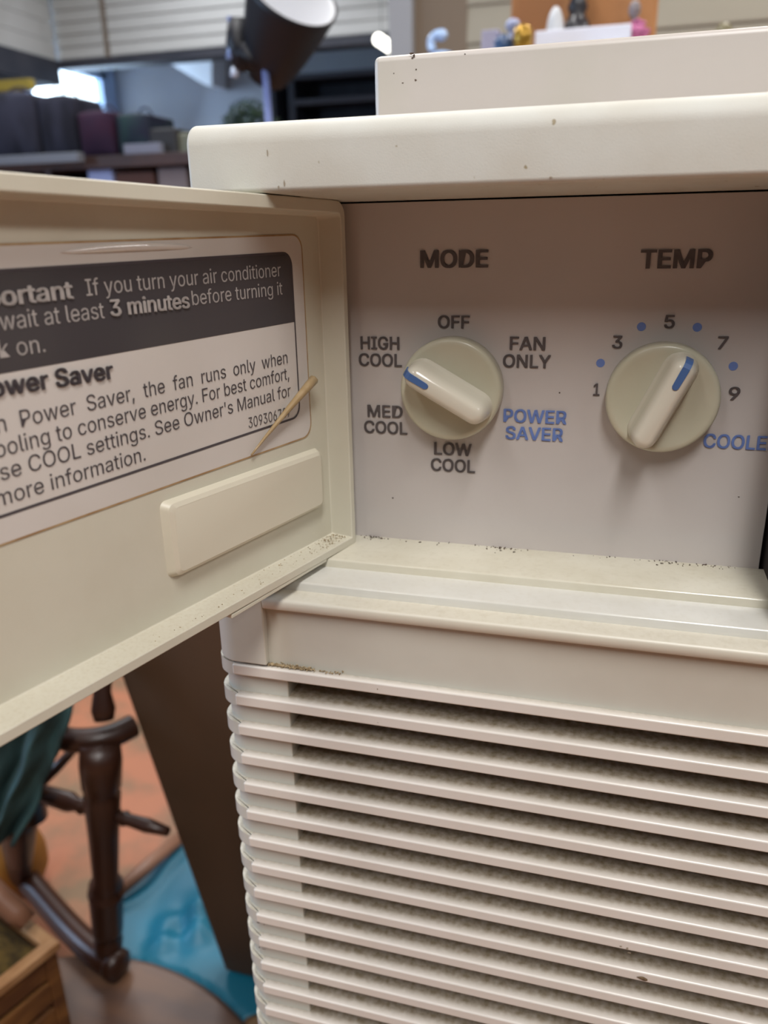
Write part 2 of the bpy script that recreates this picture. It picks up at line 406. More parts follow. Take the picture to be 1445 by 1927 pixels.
# dial knobs
def stadium(L, W, n=10):
    pts = []
    for k in range(n + 1):
        a = R(-90 + 180 * k / n); pts.append((L - W + W * math.cos(a), W * math.sin(a)))
    for k in range(n + 1):
        a = R(90 + 180 * k / n); pts.append((-(L - W) + W * math.cos(a), W * math.sin(a)))
    return pts
def knob(cx, cz, ang, lab):
    b = lathe(bmesh.new(), [(0.0, 0.02), (2.36, 0.02), (2.40, 0.10), (2.40, 0.80), (2.37, 0.93), (2.28, 1.0), (2.12, 1.02), (2.0, 0.985), (1.0, 0.98), (0, 0.98)], (cx, 0, cz), (0, -1, 0), 72)
    kn = obj('knob', b, M_knob, ac, smooth=True); kn['label'] = lab
    g = bmesh.new(); rings = []
    for h, L, W in ((0.9, 2.26, 0.86), (1.02, 2.22, 0.72), (1.3, 2.19, 0.64), (1.8, 2.13, 0.57), (2.15, 2.07, 0.52), (2.36, 1.99, 0.44), (2.47, 1.88, 0.33), (2.52, 1.72, 0.18)):
        rings.append([(x, y, h) for x, y in stadium(L, W)])
    ca, sa = math.cos(R(ang)), math.sin(R(ang))
    def T(x, y, h): return (cx + x * ca - y * sa, -h, cz + x * sa + y * ca)
    V = [[g.verts.new(T(*p)) for p in rr] for rr in rings]
    for a_, b_ in zip(V, V[1:]):
        n = len(a_)
        for k in range(n): g.faces.new((a_[k], a_[(k + 1) % n], b_[(k + 1) % n], b_[k]))
    g.faces.new(V[-1]); g.faces.new(V[0][::-1])
    obj('grip', g, M_grip, kn, smooth=True)
    ib = bmesh.new(); strip = []
    for rr_, h, w in ((0.80, 2.55, 0.02), (0.84, 2.56, 0.09), (0.93, 2.565, 0.14), (1.55, 2.565, 0.155), (1.80, 2.56, 0.155), (1.98, 2.46, 0.155), (2.11, 2.22, 0.155), (2.17, 1.85, 0.155)):
        strip.append([ib.verts.new(T(rr_, -w, h)), ib.verts.new(T(rr_, w, h)), ib.verts.new(T(rr_ - 0.12, w, h - 0.3)), ib.verts.new(T(rr_ - 0.12, -w, h - 0.3))])
    for a_, b_ in zip(strip, strip[1:]):
        for k in range(4): ib.faces.new((a_[k], a_[(k + 1) % 4], b_[(k + 1) % 4], b_[k]))
    ib.faces.new(strip[0]); ib.faces.new(strip[-1][::-1])
    obj('indicator', ib, M_blue, kn, smooth=False)['label'] = 'blue indicator line on the grip'
    return kn
knob(0.02, -0.13, 150.5, 'round mode knob with its grip turned to high cool')
knob(9.45, -0.22, 65.5, 'round temperature knob with its grip turned past five')
DV = Vector((0.26, 0.966, 0)).normalized(); DN = Vector((DV.y, -DV.x, 0)); PO = Vector((-4.84, -0.95, 0))
# printing on the panel
def on_panel(x, z): return Vector((x, -0.012, z))
for s_, xl, xr, zb, cap, mm, bo in (
    ('MODE', -1.54, 1.51, 5.33, 0.73, M_ink, 0.028), ('TEMP', 8.11, 10.92, 5.24, 0.73, M_ink, 0.028),
    ('OFF', -0.73, 0.73, 2.62, 0.56, M_ink, 0.02), ('HIGH', -4.55, -2.65, 1.57, 0.59, M_ink, 0.02), ('COOL', -4.66, -2.53, 0.76, 0.59, M_ink, 0.02),
    ('FAN', 2.65, 4.22, 1.68, 0.58, M_ink, 0.02), ('ONLY', 2.36, 4.50, 0.87, 0.58, M_ink, 0.02),
    ('MED', -4.29, -2.54, -1.76, 0.59, M_ink, 0.02), ('COOL', -4.49, -2.30, -2.58, 0.60, M_ink, 0.02),
    ('LOW', -0.91, 0.92, -3.51, 0.60, M_ink, 0.02), ('COOL', -1.07, 1.10, -4.35, 0.62, M_ink, 0.02),
    ('POWER', 2.46, 5.35, -1.72, 0.61, M_inkblue, 0.02), ('SAVER', 2.58, 5.23, -2.55, 0.61, M_inkblue, 0.02),
    ('1', 6.50, 6.76, -0.32, 0.54, M_ink, 0.016), ('3', 7.18, 7.59, 1.83, 0.54, M_ink, 0.016), ('5', 9.30, 9.70, 2.74, 0.54, M_ink, 0.016),
    ('7', 11.55, 11.94, 1.89, 0.52, M_ink, 0.016), ('9', 12.24, 12.67, -0.31, 0.56, M_ink, 0.016)):
    lettering('lettering', s_, mm, cp, on_panel, xl, xr, zb, cap, bo)
me_, a_, b_, _ = text_mesh('COOLE', 0.02); me2, a2, b2, _ = text_mesh('COOLER', 0.02)
lettering('lettering', 'COOLER', M_inkblue, cp, on_panel, 11.44, 11.44 + (14.10 - 11.44) * (b2 - a2) / (b_ - a_) * 0.965, -2.50, 0.62, 0.02)
for k in (1, 3, 5, 7):
    a = R(180 - k * 22.5)
    obj('dot', lathe(bmesh.new(), [(0, 0), (0.19, 0), (0.19, 0.012), (0, 0.012)], (9.5 + 3.008 * math.cos(a), 0, 3.008 * math.sin(a)), (0, -1, 0), 24), M_inkblue, cp)

# ---------------------------------------------------------------- control flap (door)
DV = Vector((0.26, 0.966, 0)).normalized(); DN = Vector((DV.y, -DV.x, 0)); PO = Vector((-4.84, -0.95, 0))
def dp(s, z, w=0.0):
    p = PO - DV * s + DN * w; p.z = z; return p
WP = -1.22
def ring(s0, s1, zb0, zb1, zt0, zt1, rs, w):
    """closed loop in door space; corners: hinge bottom, hinge top, far top, far bottom"""
    P = []
    L = s1 - s0
    zb = lambda s: zb0 + (zb1 - zb0) * (s - s0) / L
    zt = lambda s: zt0 + (zt1 - zt0) * (s - s0) / L
    for (s, sg, zf, zg, a0), r_ in zip(((s0, 1, zb, 1, 180), (s1, -1, zb, 1, 270), (s1, -1, zt, -1, 0), (s0, 1, zt, -1, 90)), rs):
        for k in range(6):
            a = R(a0 + 90 * k / 5); ss = s + sg * r_ + r_ * math.cos(a)
            P.append((ss, zf(s) + zg * r_ + r_ * math.sin(a) + (zf(ss) - zf(s)), w))
    return P
OB = dict(s0=0.0, s1=22.3, zb0=-8.20, zb1=-7.86, zt0=8.27, zt1=8.98)
loops = [ring(0.0, 22.3, -8.20, -7.86, 8.27, 8.98, (0.08, 0.4, 0.4, 0.62), WP - 0.25),
         ring(0.0, 22.3, -8.20, -7.86, 8.27, 8.98, (0.08, 0.4, 0.4, 0.62), 0.0),
         ring(0.34, 21.96, -7.80, -7.42, 7.74, 8.44, (0.05, 0.2, 0.2, 0.2), 0.0),
         ring(0.40, 21.9, -7.78, -7.25, 7.66, 8.36, (0.08, 0.2, 0.2, 0.25), WP)]
db = bmesh.new()
VL = [[db.verts.new(dp(*p)) for p in lp] for lp in loops]
for a_, b_ in zip(VL, VL[1:]):
    n = len(a_)
    for k in range(n): db.faces.new((a_[k], a_[(k + 1) % n], b_[(k + 1) % n], b_[k]))
db.faces.new(VL[0]); db.faces.new(VL[-1])
door = obj('control_flap', db, M_door, ac, bevel=0.06, seg=3, ang=40)
door['label'] = 'control flap swung open, cream tray-shaped inside face'
# lugs under the bottom edge of the flap
def dbox(bm, s0, s1, z0, z1, w0, w1):
    vs_ = [bm.verts.new(dp(s, z, w)) for s in (s0, s1) for z in (z0, z1) for w in (w0, w1)]
    for f in ((0, 1, 3, 2), (4, 6, 7, 5), (0, 4, 5, 1), (2, 3, 7, 6), (0, 2, 6, 4), (1, 5, 7, 3)): bm.faces.new([vs_[i] for i in f])
lb = bmesh.new(); dbox(lb, 0.05, 1.0, -8.32, -8.1, -0.5, -0.02); obj('hinge_lug', lb, M_door, door, bevel=0.05)
lb = bmesh.new(); dbox(lb, 2.6, 9.6, -8.30, -8.1, -0.9, -0.03); obj('edge_rib', lb, M_door, door, bevel=0.05)
lb = bmesh.new(); dbox(lb, 0.9, 3.2, 8.2, 8.42, -0.9, -0.05); obj('edge_rib', lb, M_door, door, bevel=0.05)
# raised pad
pb = bmesh.new(); rp = []
for (s0, s1, z0, z1, r_, w) in ((1.30, 11.75, -5.95, -2.95, 0.30, WP), (1.45, 11.60, -5.85, -3.05, 0.3, WP + 0.32), (1.62, 11.42, -5.70, -3.22, 0.25, WP + 0.42)):
    q = roundrect(s0, s1, z0, z1, r_, 5)
    rp.append([pb.verts.new(dp(s, z + (s - 1.4) * 0.028 * (1 if z > -4.5 else 0.3), w)) for s, z in q])
for a_, b_ in zip(rp, rp[1:]):
    n = len(a_)
    for k in range(n): pb.faces.new((a_[k], a_[(k + 1) % n], b_[(k + 1) % n], b_[k]))
pb.faces.new(rp[-1])
obj('raised_pad', pb, M_pad, door, bevel=0.05, seg=2, ang=25)
# sticker
def dpoly(name, pts, w, m, parent, th=0.012):
    bm = bmesh.new(); A = [bm.verts.new(dp(s, z, w)) for s, z in pts]; B = [bm.verts.new(dp(s, z, w - th)) for s, z in pts]
    bm.faces.new(A); bm.faces.new(B); n = len(A)
    for k in range(n): bm.faces.new((A[k], A[(k + 1) % n], B[(k + 1) % n], B[k]))
    return obj(name, bm, m, parent)
def dframe(name, outer, inner, w, m, parent):
    bm = bmesh.new(); A = [bm.verts.new(dp(s, z, w)) for s, z in outer]; B = [bm.verts.new(dp(s, z, w)) for s, z in inner]; n = len(A)
    for k in range(n): bm.faces.new((A[k], A[(k + 1) % n], B[(k + 1) % n], B[k]))
    return obj(name, bm, m, parent)
SZ = lambda L: [(s, z + (0.012 * (s - 2) if z < 0 else 0)) for s, z in L]
dpoly('sticker', SZ(roundrect(1.78, 19.6, -2.22, 6.86, 0.62)), WP + 0.02, M_sticker, door)
dframe('glue_line', SZ(roundrect(1.72, 19.66, -2.28, 6.92, 0.66)), SZ(roundrect(1.79, 19.59, -2.21, 6.85, 0.62)), WP + 0.024, M_glue, door)
dpoly('dark_band', roundrect(2.58, 18.8, 3.18, 6.2, (0.001, 0.001, 0.6, 0.6)), WP + 0.028, M_stkdark, door, 0.004)
dframe('border_line', roundrect(2.54, 18.84, -1.2, 6.2, 0.6), roundrect(2.63, 18.75, -1.10, 6.1, 0.53), WP + 0.032, M_stkborder, door)
wk = bmesh.new()
tube(wk, [dp(8.6 + 6.0 * k / 14, 6.56 + 0.10 * math.sin(k / 14 * 3), WP + 0.0) for k in range(15)], [0.02 + 0.13 * math.sin(math.pi * k / 14) ** 0.6 for k in range(15)], 12)
obj('film_wrinkle', wk, mat('wrinkled_film', (206, 198, 190), 0.06, spec=0.8, coat=0.5), door, smooth=True)
def D(u, v):
    n = DN; r_ = ray(u, v); k = n.dot(PO) + WP + 0.03
    t = (k - n.dot(Vector(CAM))) / n.dot(r_); p = Vector(CAM) + r_ * t
    return ((p - PO).dot(-DV), p.z)
def on_door(x, z): return dp(-x, z, WP + 0.038)
for s_, suf, l, r_, cap, mm, bo in (
    ('Important', 'ortant', (4, 575), (136, 561), 0.535, M_stkwhite, 0.026),
    ('If you turn your air conditioner', None, (163, 557), (528.4, 519.5), 0.535, M_stkwhite, 0.0),
    ('off, wait at least', 'wait at least', (1, 622), (197, 598.5), 0.535, M_stkwhite, 0.0),
    ('3 minutes', None, (208.6, 595), (355, 578.7), 0.535, M_stkwhite, 0.026),
    ('before turning it', None, (362, 574.5), (531.5, 554), 0.535, M_stkwhite, 0.0),
    ('back on.', 'k on.', (0, 674), (86, 662), 0.535, M_stkwhite, 0.0),
    ('Power Saver', 'wer Saver', (12, 743), (212, 711.6), 0.57, M_stkborder, 0.026),
    ('On  Power  Saver,  the  fan  runs  only  when', 'Power  Saver,  the  fan  runs  only  when', (40.5, 804), (541, 683), 0.535, M_stkborder, 0.0),
    ('cooling to conserve energy. For best comfort,', 'oling to conserve energy. For best comfort,', (16, 856), (544, 713), 0.535, M_stkborder, 0.0),
    ("use COOL settings. See Owner's Manual for", "COOL settings. See Owner's Manual for", (56, 889), (547, 745), 0.535, M_stkborder, 0.0),
    ('more information.', 'information.', (97.6, 922), (274, 866), 0.535, M_stkborder, 0.0),
    ('309306707', None, (468, 806), (547, 783), 0.46, M_stkborder, 0.0)):
    sl, zl = D(*l); sr, zr = D(*r_)
    lettering('lettering', s_, mm, door, on_door, -sl, -sr, (zl, zr), cap, bo, suf)

# splinter of tan plastic across the sticker corner
sa_, za_ = D(470, 856); sb_, zb_ = D(577, 712)
bm = bmesh.new(); pth = []
for k in range(9):
    t = k / 8; pth.append(dp(sa_ + (sb_ - sa_) * t, za_ + (zb_ - za_) * t, WP + 0.12 + 0.35 * t ** 1.5))
tube(bm, pth, [0.04 + 0.19 * (k / 8) ** 1.2 for k in range(9)], 6)
tag(obj('plastic_sliver', bm, M_sliver, None, smooth=True), 'tapering tan plastic sliver lying across the lower right corner of the sticker', 'sliver')

# ---------------------------------------------------------------- loose dirt (nobody could count it)
def grit(name, pts_fn, n, s0, s1, m, label):
    bm = bmesh.new()
    for _ in range(n):
        p = pts_fn(); s = random.uniform(s0, s1)
        ax = Vector((random.random() - .5, random.random() - .5, random.random() - .5)).normalized()
        Mx = Matrix.Translation(Vector(p) + Vector((0, 0, s * 0.4))) @ Matrix.Rotation(random.random() * 6, 4, ax) @ Matrix.Diagonal((s * random.uniform(0.6, 2.2), s * random.uniform(.5, 1), s * random.uniform(.4, .8), 1))
        bmesh.ops.create_icosphere(bm, subdivisions=1, radius=0.5, matrix=Mx)
    return tag(obj(name, bm, m), label, 'dirt', kind='stuff')
rg = random.gauss
def back_ledge():
    x = random.choice((rg(-4.2, 0.35), rg(2.8, 0.6), random.uniform(-4.9, 13.4), rg(11.5, 1.4)))
    return (min(13.4, max(-4.85, x)), -abs(rg(0, 0.25)) - 0.03, -8.185)
grit('grit', back_ledge, 170, 0.03, 0.10, M_grit, 'dark grit gathered at the back of the ledge under the control panel')
def flap_in():
    s = random.choice((abs(rg(0.6, 0.9)) + 0.45, random.uniform(0.5, 14)))
    return dp(s, -7.775 + 0.018 * s, random.uniform(-1.15, -0.2))
grit('dust', flap_in, 240, 0.02, 0.07, M_lint, 'pale dust and crumbs lying inside the bottom rim of the flap')
def on_first():
    x = random.choice((random.uniform(-7.7, -5.6), rg(-6.9, 0.6), random.uniform(-7.7, -5.6), random.uniform(-9, -4)))
    return (x, min(-6.12, rg(-6.19, 0.05)), Z1 + 0.02 + abs(rg(0, 0.05)))
grit('lint', on_first, 700, 0.03, 0.10, M_lint, 'brown lint heaped on the left end of the topmost grille slat')
# a brown chip on one slat
p = atY(1208, 1841, -6.5)
bm = bmesh.new(); bmesh.ops.create_icosphere(bm, subdivisions=2, radius=0.5, matrix=Matrix.Translation(p) @ Matrix.Rotation(R(12), 4, 'Y') @ Matrix.Diagonal((0.55, 0.10, 0.24, 1)))
for v in bm.verts:
    if v.co.x < p.x: v.co.z = p.z + (v.co.z - p.z) * max(0.15, 1 - (p.x - v.co.x) * 3.2)
tag(obj('dirt_chip', bm, M_chip, None, smooth=True), 'small brown teardrop-shaped chip stuck to a grille slat near the bottom', 'chip')
# little specks and scuffs printed on surfaces (flat marks)
def specks(parent, place, lst, m, name='mark'):
    bm = bmesh.new()
    for (x, z, sx_, sz_) in lst:
        n = 7; vs_ = [bm.verts.new(place(x + sx_ * math.cos(2 * math.pi * k / n) * random.uniform(.6, 1.2), z + sz_ * math.sin(2 * math.pi * k / n) * random.uniform(.6, 1.2))) for k in range(n)]
        bm.faces.new(vs_)
    o = obj(name, bm, m, parent); o['kind'] = 'stuff'; return o
def P2(pl, lst): return [pl(u, v) + (a, b) for u, v, a, b in lst]
specks(cp, on_panel, P2(lambda u, v: (atY(u, v, 0).x, atY(u, v, 0).z), [(739, 937, .05, .05), (1053, 739, .04, .04), (1390, 935, .05, .03)]), M_grit)
specks(lid, lambda x, z: Vector((x, -6.435, z)), P2(lambda u, v: (atY(u, v, -6.43).x, atY(u, v, -6.43).z),
    [(503, 287, .03, .16), (535, 345, .04, .13), (524, 352, .04, .08), (1036, 334, .07, .03)]), M_scuff)

YS = -6.497
SP = lambda L: [(atY(u, v, YS).x, atY(u, v, YS).z, a, b) for u, v, a, b in L]
for L_, m_ in (([(486, 1736, .10, .045), (497, 1740, .07, .025), (488, 1783, .07, .05), (496, 1786, .12, .02)], M_grit), ([(1168, 1781, .07, .05), (1180, 1785, .06, .07), (1184, 1793, .10, .03)], M_scuff),
               ([(710, 1297, .035, .05), (711, 1360, .03, .03)], M_scuff)):
    specks(ac, lambda x, z: Vector((x, YS, z)), SP(L_), m_)
# ================================================================ appliance box standing on the air conditioner
BY = 2.5
pl_, pb_, pr_ = atY(702, 105, BY), atY(702, 218, BY), atY(1445, 50, BY)
bx = boxo('appliance_box', M_box, None, pl_.x, 44, BY, 24, 10.62, pl_.z, bevel=0.3, seg=4)
tag(bx, 'plain cream plastic box with rounded edges standing on top of the air conditioner', 'box')
specks(bx, lambda x, z: Vector((x, BY - 0.01, z)), P2(lambda u, v: (atY(u, v, BY).x, atY(u, v, BY).z),
    [(774, 101, .12, .04), (779, 105, .05, .07), (776, 109, .06, .04), (782, 151, .06, .05), (783, 131, .04, .04), (758, 156, .05, .03), (875, 102, .04, .03), (741, 138, .03, .025)]), M_grit)

# ================================================================ stand under the air conditioner
M_wood = mat('dark_brown_wood', (84, 62, 42), 0.5, (66, 48, 34), 5, stretch=(1, 1, 0.25))
tb_ = empty('side_table', (18, 16, FZ)); tag(tb_, 'brown wooden table carrying the air conditioner', 'table')
boxo('tabletop', M_wood, tb_, -8, 46, -3, 36, -45, -42.05, bevel=0.3)
for x in (-6, 43):
    for y in (0, 33): boxo('leg', M_wood, tb_, x - 2, x + 2, y - 2, y + 2, FZ, -45)
# tall brown board with a sloping edge
bdp = [(-40.6, FZ + 1.3), (20, FZ + 1.3), (20, -20), (-56.6, -20)]
M_board = mat('brown_board', (80, 58, 40), 0.5, (66, 50, 36), 3, stretch=(1, 1, 0.3))
bd = obj('wooden_board', prism(bmesh.new(), bdp, 'Y', 40, 42.4), M_board, None, bevel=0.25)
tag(bd, 'tall brown wooden board with a slanting edge standing behind the air conditioner', 'board')

# ================================================================ rocking chair
M_chair = mat('dark_turned_wood', (58, 32, 19), 0.36, (44, 24, 16), 6, stretch=(1, 1, 0.4), coat=0.0)
M_chairl = mat('worn_wood', (150, 112, 92), 0.4, (120, 84, 64), 5)
ch = empty('rocking_chair', (-60, 45, FZ)); tag(ch, 'dark turned-wood rocking chair with beaded stretchers, seen past the open flap', 'chair')
rk = smoothpath([atZ(-60, 1560, -86), atZ(0, 1600, -90), atZ(60, 1665, -91), atZ(130, 1745, -90.8), atZ(185, 1797, -90.6), atZ(212, 1813, -90.6)])
obj('rocker', tube(bmesh.new(), rk, 1.9, 14), M_chair, ch, smooth=True)
kp = [atZ(205, 1808, -90.6), atZ(216, 1814, -90.5), atZ(226, 1818, -90.5), atZ(232, 1821, -90.5)]
obj('rocker_end', tube(bmesh.new(), kp, [1.7, 2.3, 2.2, 1.2], 16), M_chair, ch, smooth=True)
pb0 = atZ(205, 1795, -90); yb = pb0.y
def turned(name, a, b, prof, seg=18, m=None):
    a, b = Vector(a), Vector(b); L = (b - a).length
    return obj(name, lathe(bmesh.new(), [(r_, t * L) for t, r_ in prof], a, b - a, seg), m or M_chair, ch, smooth=True)
pt1 = atY(188, 1400, yb)
turned('leg', pb0, pt1, [(0, 1.5), (0.03, 1.9), (0.08, 2.0), (0.10, 1.5), (0.12, 2.0), (0.14, 2.1), (0.30, 2.35), (0.325, 2.5), (0.34, 1.9), (0.36, 2.3), (0.40, 1.7), (0.60, 2.0), (0.78, 2.4), (0.80, 2.1), (0.82, 2.5), (0.92, 2.7), (1.0, 2.5)])
zr = pt1.z
hoop = smoothpath([atZ(70, 1350, zr), atZ(95, 1378, zr), atZ(130, 1392, zr), atZ(175, 1392, zr), atZ(215, 1383, zr), atZ(250, 1366, zr)])
obj('hoop', tube(bmesh.new(), hoop, 1.55, 12), M_chair, ch, smooth=True)
turned('spindle', atY(196, 1355, yb), atY(180, 1150, yb + 4), [(0, 1.2), (0.1, 1.5), (0.25, 1.1), (0.5, 1.6), (1, 1.2)])
turned('spindle', atY(110, 1370, yb), atY(96, 1200, yb + 4), [(0, 1.0), (0.2, 1.3), (0.5, 1.0), (1, 1.2)])
zs = atY(200, 1535, yb).z
turned('stretcher', atZ(58, 1487, zs), atZ(316, 1565, zs), [(0, .7), (0.05, 1.2), (0.30, 1.35), (0.36, 0.9), (0.40, 1.2), (0.42, .8), (0.46, 1.2), (0.5, 1.3), (0.56, .9), (0.60, .8), (0.64, 1.15), (0.67, .7), (0.70, 1.05), (0.73, 0.8), (0.86, .95), (1, .6)])
turned('rung', atY(62, 1492, yb + 6), atY(150, 1398, yb + 10), [(0, 0.6), (0.5, 0.8), (1, 0.6)])
turned('leg', atY(62, 1540, yb + 2) + Vector((0, 0, 0)), atY(30, 1400, yb + 2), [(0, 2.0), (0.3, 2.2), (0.6, 2.6), (1, 2.4)])
turned('leg', atZ(38, 1650, -90), atY(30, 1480, yb + 2), [(0, 1.6), (0.3, 2.2), (0.6, 2.8), (1, 2.6)])
# the pale rail that lies on the floor
rod = [atZ(203, 1693, FZ + 3.0), atZ(270, 1636, FZ + 3.0), atZ(336, 1578, FZ + 3.0)]
tag(obj('wooden_rod', tube(bmesh.new(), rod, 1.15, 12), M_chairl, None, smooth=True), 'worn pinkish wooden rod lying along the edge of the teal sheet', 'rod')

# teal plastic sheet on the floor
M_teal = mat('teal_sheet', (16, 98, 124), 0.45, (22, 106, 132), 6)
bm = bmesh.new()
A = atZ(200, 1705, FZ); B = atZ(345, 1585, FZ); Cn = atZ(640, 1850, FZ); Dn = atZ(150, 2050, FZ)
NU, NV = 60, 60; G = []
for i in range(NU + 1):
    row = []
    for j in range(NV + 1):
        u = i / NU; v = j / NV
        p = (A * (1 - u) + B * u) * (1 - v) + (Dn * (1 - u) + Cn * u) * v
        h = 0.5 + 0.5 * math.sin(u * 9 + v * 4) * 0.4
        h += 0.9 * math.exp(-((v - 0.10 - 0.05 * math.sin(u * 5)) / 0.03) ** 2)
        f = math.exp(-(((u - 0.62) / 0.22) ** 2 + ((v - 0.47) / 0.10) ** 2))
        h += f * (2.0 + 1.5 * math.sin(u * 22 + v * 12) + 0.9 * math.sin(v * 40 - u * 14))
        if math.hypot(p.x + 52.2, p.y - 4.0) < 35: h = 0
        row.append(bm.verts.new((p.x, p.y, FZ + 0.1 + max(0, h))))
    G.append(row)
for i in range(NU):
    for j in range(NV): bm.faces.new((G[i][j], G[i + 1][j], G[i + 1][j + 1], G[i][j + 1]))
sh = obj('plastic_sheet', bm, M_teal, None, smooth=True)
so = sh.modifiers.new('th', 'SOLIDIFY'); so.thickness = 0.001
tag(sh, 'creased teal plastic sheet spread on the floor beneath the brown board', 'sheet')
# round wooden tabletop lying low
M_round = mat('round_table_wood', (112, 82, 62), 0.4, (92, 70, 60), 7, stretch=(1, 3, 1))
ux, uy, rr_ = -52.2, 4.0, 34.0
rt = obj('round_tabletop', lathe(bmesh.new(), [(0, -94.7), (rr_ - 1, -94.7), (rr_, -94.2), (rr_, -93.2), (rr_ - 0.8, -92.6), (0, -92.6)], (ux, uy, 0), (0, 0, 1), 90), M_round, None, smooth=False, bevel=0.2)
tag(rt, 'round brown wooden tabletop lying low below the rocker of the chair', 'tabletop')

# slatted crate with moss
M_wick = mat('crate_wood', (132, 88, 44), 0.6, (92, 56, 28), 14, stretch=(1, 1, 3))
M_rim = mat('crate_rim', (184, 142, 100), 0.55, (156, 114, 74), 20)
M_moss = mat('moss', (96, 78, 36), 0.95, (60, 48, 24), 60)
CT, CB = -75.0, -92.5
q0_ = atZ(108, 1772, CT); q1_ = atZ(0, 1857, CT)
eu = (q1_ - q0_); eu.z = 0; eu.normalize(); ev = Vector((eu.y, -eu.x, 0))
if ev.x > 0: ev = -ev
def crp(a, b, z): return Vector((q0_.x, q0_.y, 0)) + eu * a + ev * b + Vector((0, 0, z))
def crbox(name, a0, a1, b0, b1, z0, z1, m, bv=0.15):
    bm = bmesh.new(); vs_ = [bm.verts.new(crp(a, b, z)) for a in (a0, a1) for b in (b0, b1) for z in (z0, z1)]
    for f in ((0, 1, 3, 2), (4, 6, 7, 5), (0, 4, 5, 1), (2, 3, 7, 6), (0, 2, 6, 4), (1, 5, 7, 3)): bm.faces.new([vs_[i] for i in f])
    return obj(name, bm, m, bk, bevel=bv)
LU, LV = 25.0, 19.0
bk = empty('wooden_crate', (crp(LU / 2, LV / 2, CB))); tag(bk, 'slatted wooden crate with a pale rim, heaped with brown moss', 'crate')
for a0 in (0.2, LU - 1.8):
    for b0 in (0.2, LV - 1.8): crbox('corner_post', a0, a0 + 1.6, b0, b0 + 1.6, CB, CT - 1.2, M_wick)
for k in range(4):
    z0 = CB + 0.6 + k * 4.1
    crbox('slat', 1.8, LU - 1.8, 0.4, 1.1, z0, z0 + 3.3, M_wick); crbox('slat', 1.8, LU - 1.8, LV - 1.1, LV - 0.4, z0, z0 + 3.3, M_wick)
    crbox('slat', 0.4, 1.1, 1.8, LV - 1.8, z0, z0 + 3.3, M_wick); crbox('slat', LU - 1.1, LU - 0.4, 1.8, LV - 1.8, z0, z0 + 3.3, M_wick)
crbox('rim', -0.2, LU + 0.2, -0.2, 1.4, CT - 1.2, CT, M_rim); crbox('rim', -0.2, LU + 0.2, LV - 1.4, LV + 0.2, CT - 1.2, CT, M_rim)
crbox('rim', -0.2, 1.4, 1.4, LV - 1.4, CT - 1.2, CT, M_rim); crbox('rim', LU - 1.4, LU + 0.2, 1.4, LV - 1.4, CT - 1.2, CT, M_rim)
crbox('base', 0.6, LU - 0.6, 0.6, LV - 0.6, CB, CB + 0.6, M_wick)
bm = bmesh.new(); G = []
for i in range(41):
    row = []
    for j in range(41):
        a, b = i / 40, j / 40
        dome = (1 - (2 * a - 1) ** 4) * (1 - (2 * b - 1) ** 4)
        row.append(bm.verts.new(crp(1.45 + a * (LU - 2.9), 1.45 + b * (LV - 2.9), CT - 1.4 + dome * (4.6 + random.uniform(-.6, .8)))))
    G.append(row)
for i in range(40):
    for j in range(40): bm.faces.new((G[i][j], G[i + 1][j], G[i + 1][j + 1], G[i][j + 1]))
o = obj('moss_filling', bm, M_moss, bk, smooth=True); o['kind'] = 'stuff'
M_rag = mat('grey_rag', (142, 134, 112), 0.9, (116, 110, 92), 10)
bm = bmesh.new(); rgp = atY(5, 1775, 6)
bmesh.ops.create_uvsphere(bm, u_segments=32, v_segments=16, radius=1, matrix=Matrix.Translation(crp(13, 8, CT + 5.8)) @ Matrix.Diagonal((6, 5, 1.6, 1)))
for v in bm.verts: v.co.z += 0.8 * math.sin(v.co.x * 1.1) * math.cos(v.co.y * 0.9)
tag(obj('rag', bm, M_rag, None, smooth=True), 'crumpled grey-green rag lying on the moss in the crate', 'cloth')
hp = [atY(-30, 1655, 24), atY(0, 1690, 24), atY(30, 1716, 24), atY(52, 1735, 24)]
tag(obj('tool_handle', tube(bmesh.new(), hp, [1.3, 1.4, 1.5, 1.2], 12), M_chairl, None, smooth=True), 'worn wooden handle poking out above the crate', 'handle')
# ochre panel behind the chair
M_ochre = mat('ochre_wood', (156, 106, 36), 0.6, (130, 84, 30), 8)
op = atZ(36, 1668, FZ)
oc = obj('ochre_ball', lathe(bmesh.new(), [(0, 0), (2.5, 0.1), (4, 1), (5.2, 4), (5.2, 7), (4.4, 10), (2.6, 12), (1.8, 12.6), (2, 14), (1.6, 14), (0, 13)], (op.x, op.y, FZ), (0, 0, 1), 32), M_ochre, None, smooth=True)
oc.name = 'vase'; tag(oc, 'ochre round-bellied vase on the floor behind the chair leg', 'vase')
# draped dark green cloth over the chair
M_green = mat('dark_green_cloth', (52, 84, 86), 0.9, (26, 44, 46), 18, stretch=(1, 1, 0.3), lo=0.38, hi=0.6, bump=0.8, bscale=120)
bm = bmesh.new(); G = []; yc = 30.0
outl = [(1330, 116), (1370, 108), (1400, 100), (1430, 92), (1460, 80), (1490, 66), (1520, 50), (1545, 44), (1570, 30), (1590, 14)]
for i, (vv, ue) in enumerate(outl):
    row = []
    for j in range(31):
        u = -160 + (ue + 160 + (6 * math.sin(i * 2.3))) * j / 30
        p_ = atY(u, vv + 5 * math.sin(j * 1.3), yc)
        p_.y = yc + 1.6 * math.sin(j * 0.9 + i * 0.15) + 0.7 * math.sin(j * 2.2 + i)
        row.append(bm.verts.new(p_))
    G.append(row)
for i in range(len(G) - 1):
    for j in range(30): bm.faces.new((G[i][j], G[i][j + 1], G[i + 1][j + 1], G[i + 1][j]))
cl = obj('draped_cloth', bm, M_green, None, smooth=True, sub=2)
so = cl.modifiers.new('th', 'SOLIDIFY'); so.thickness = 0.006
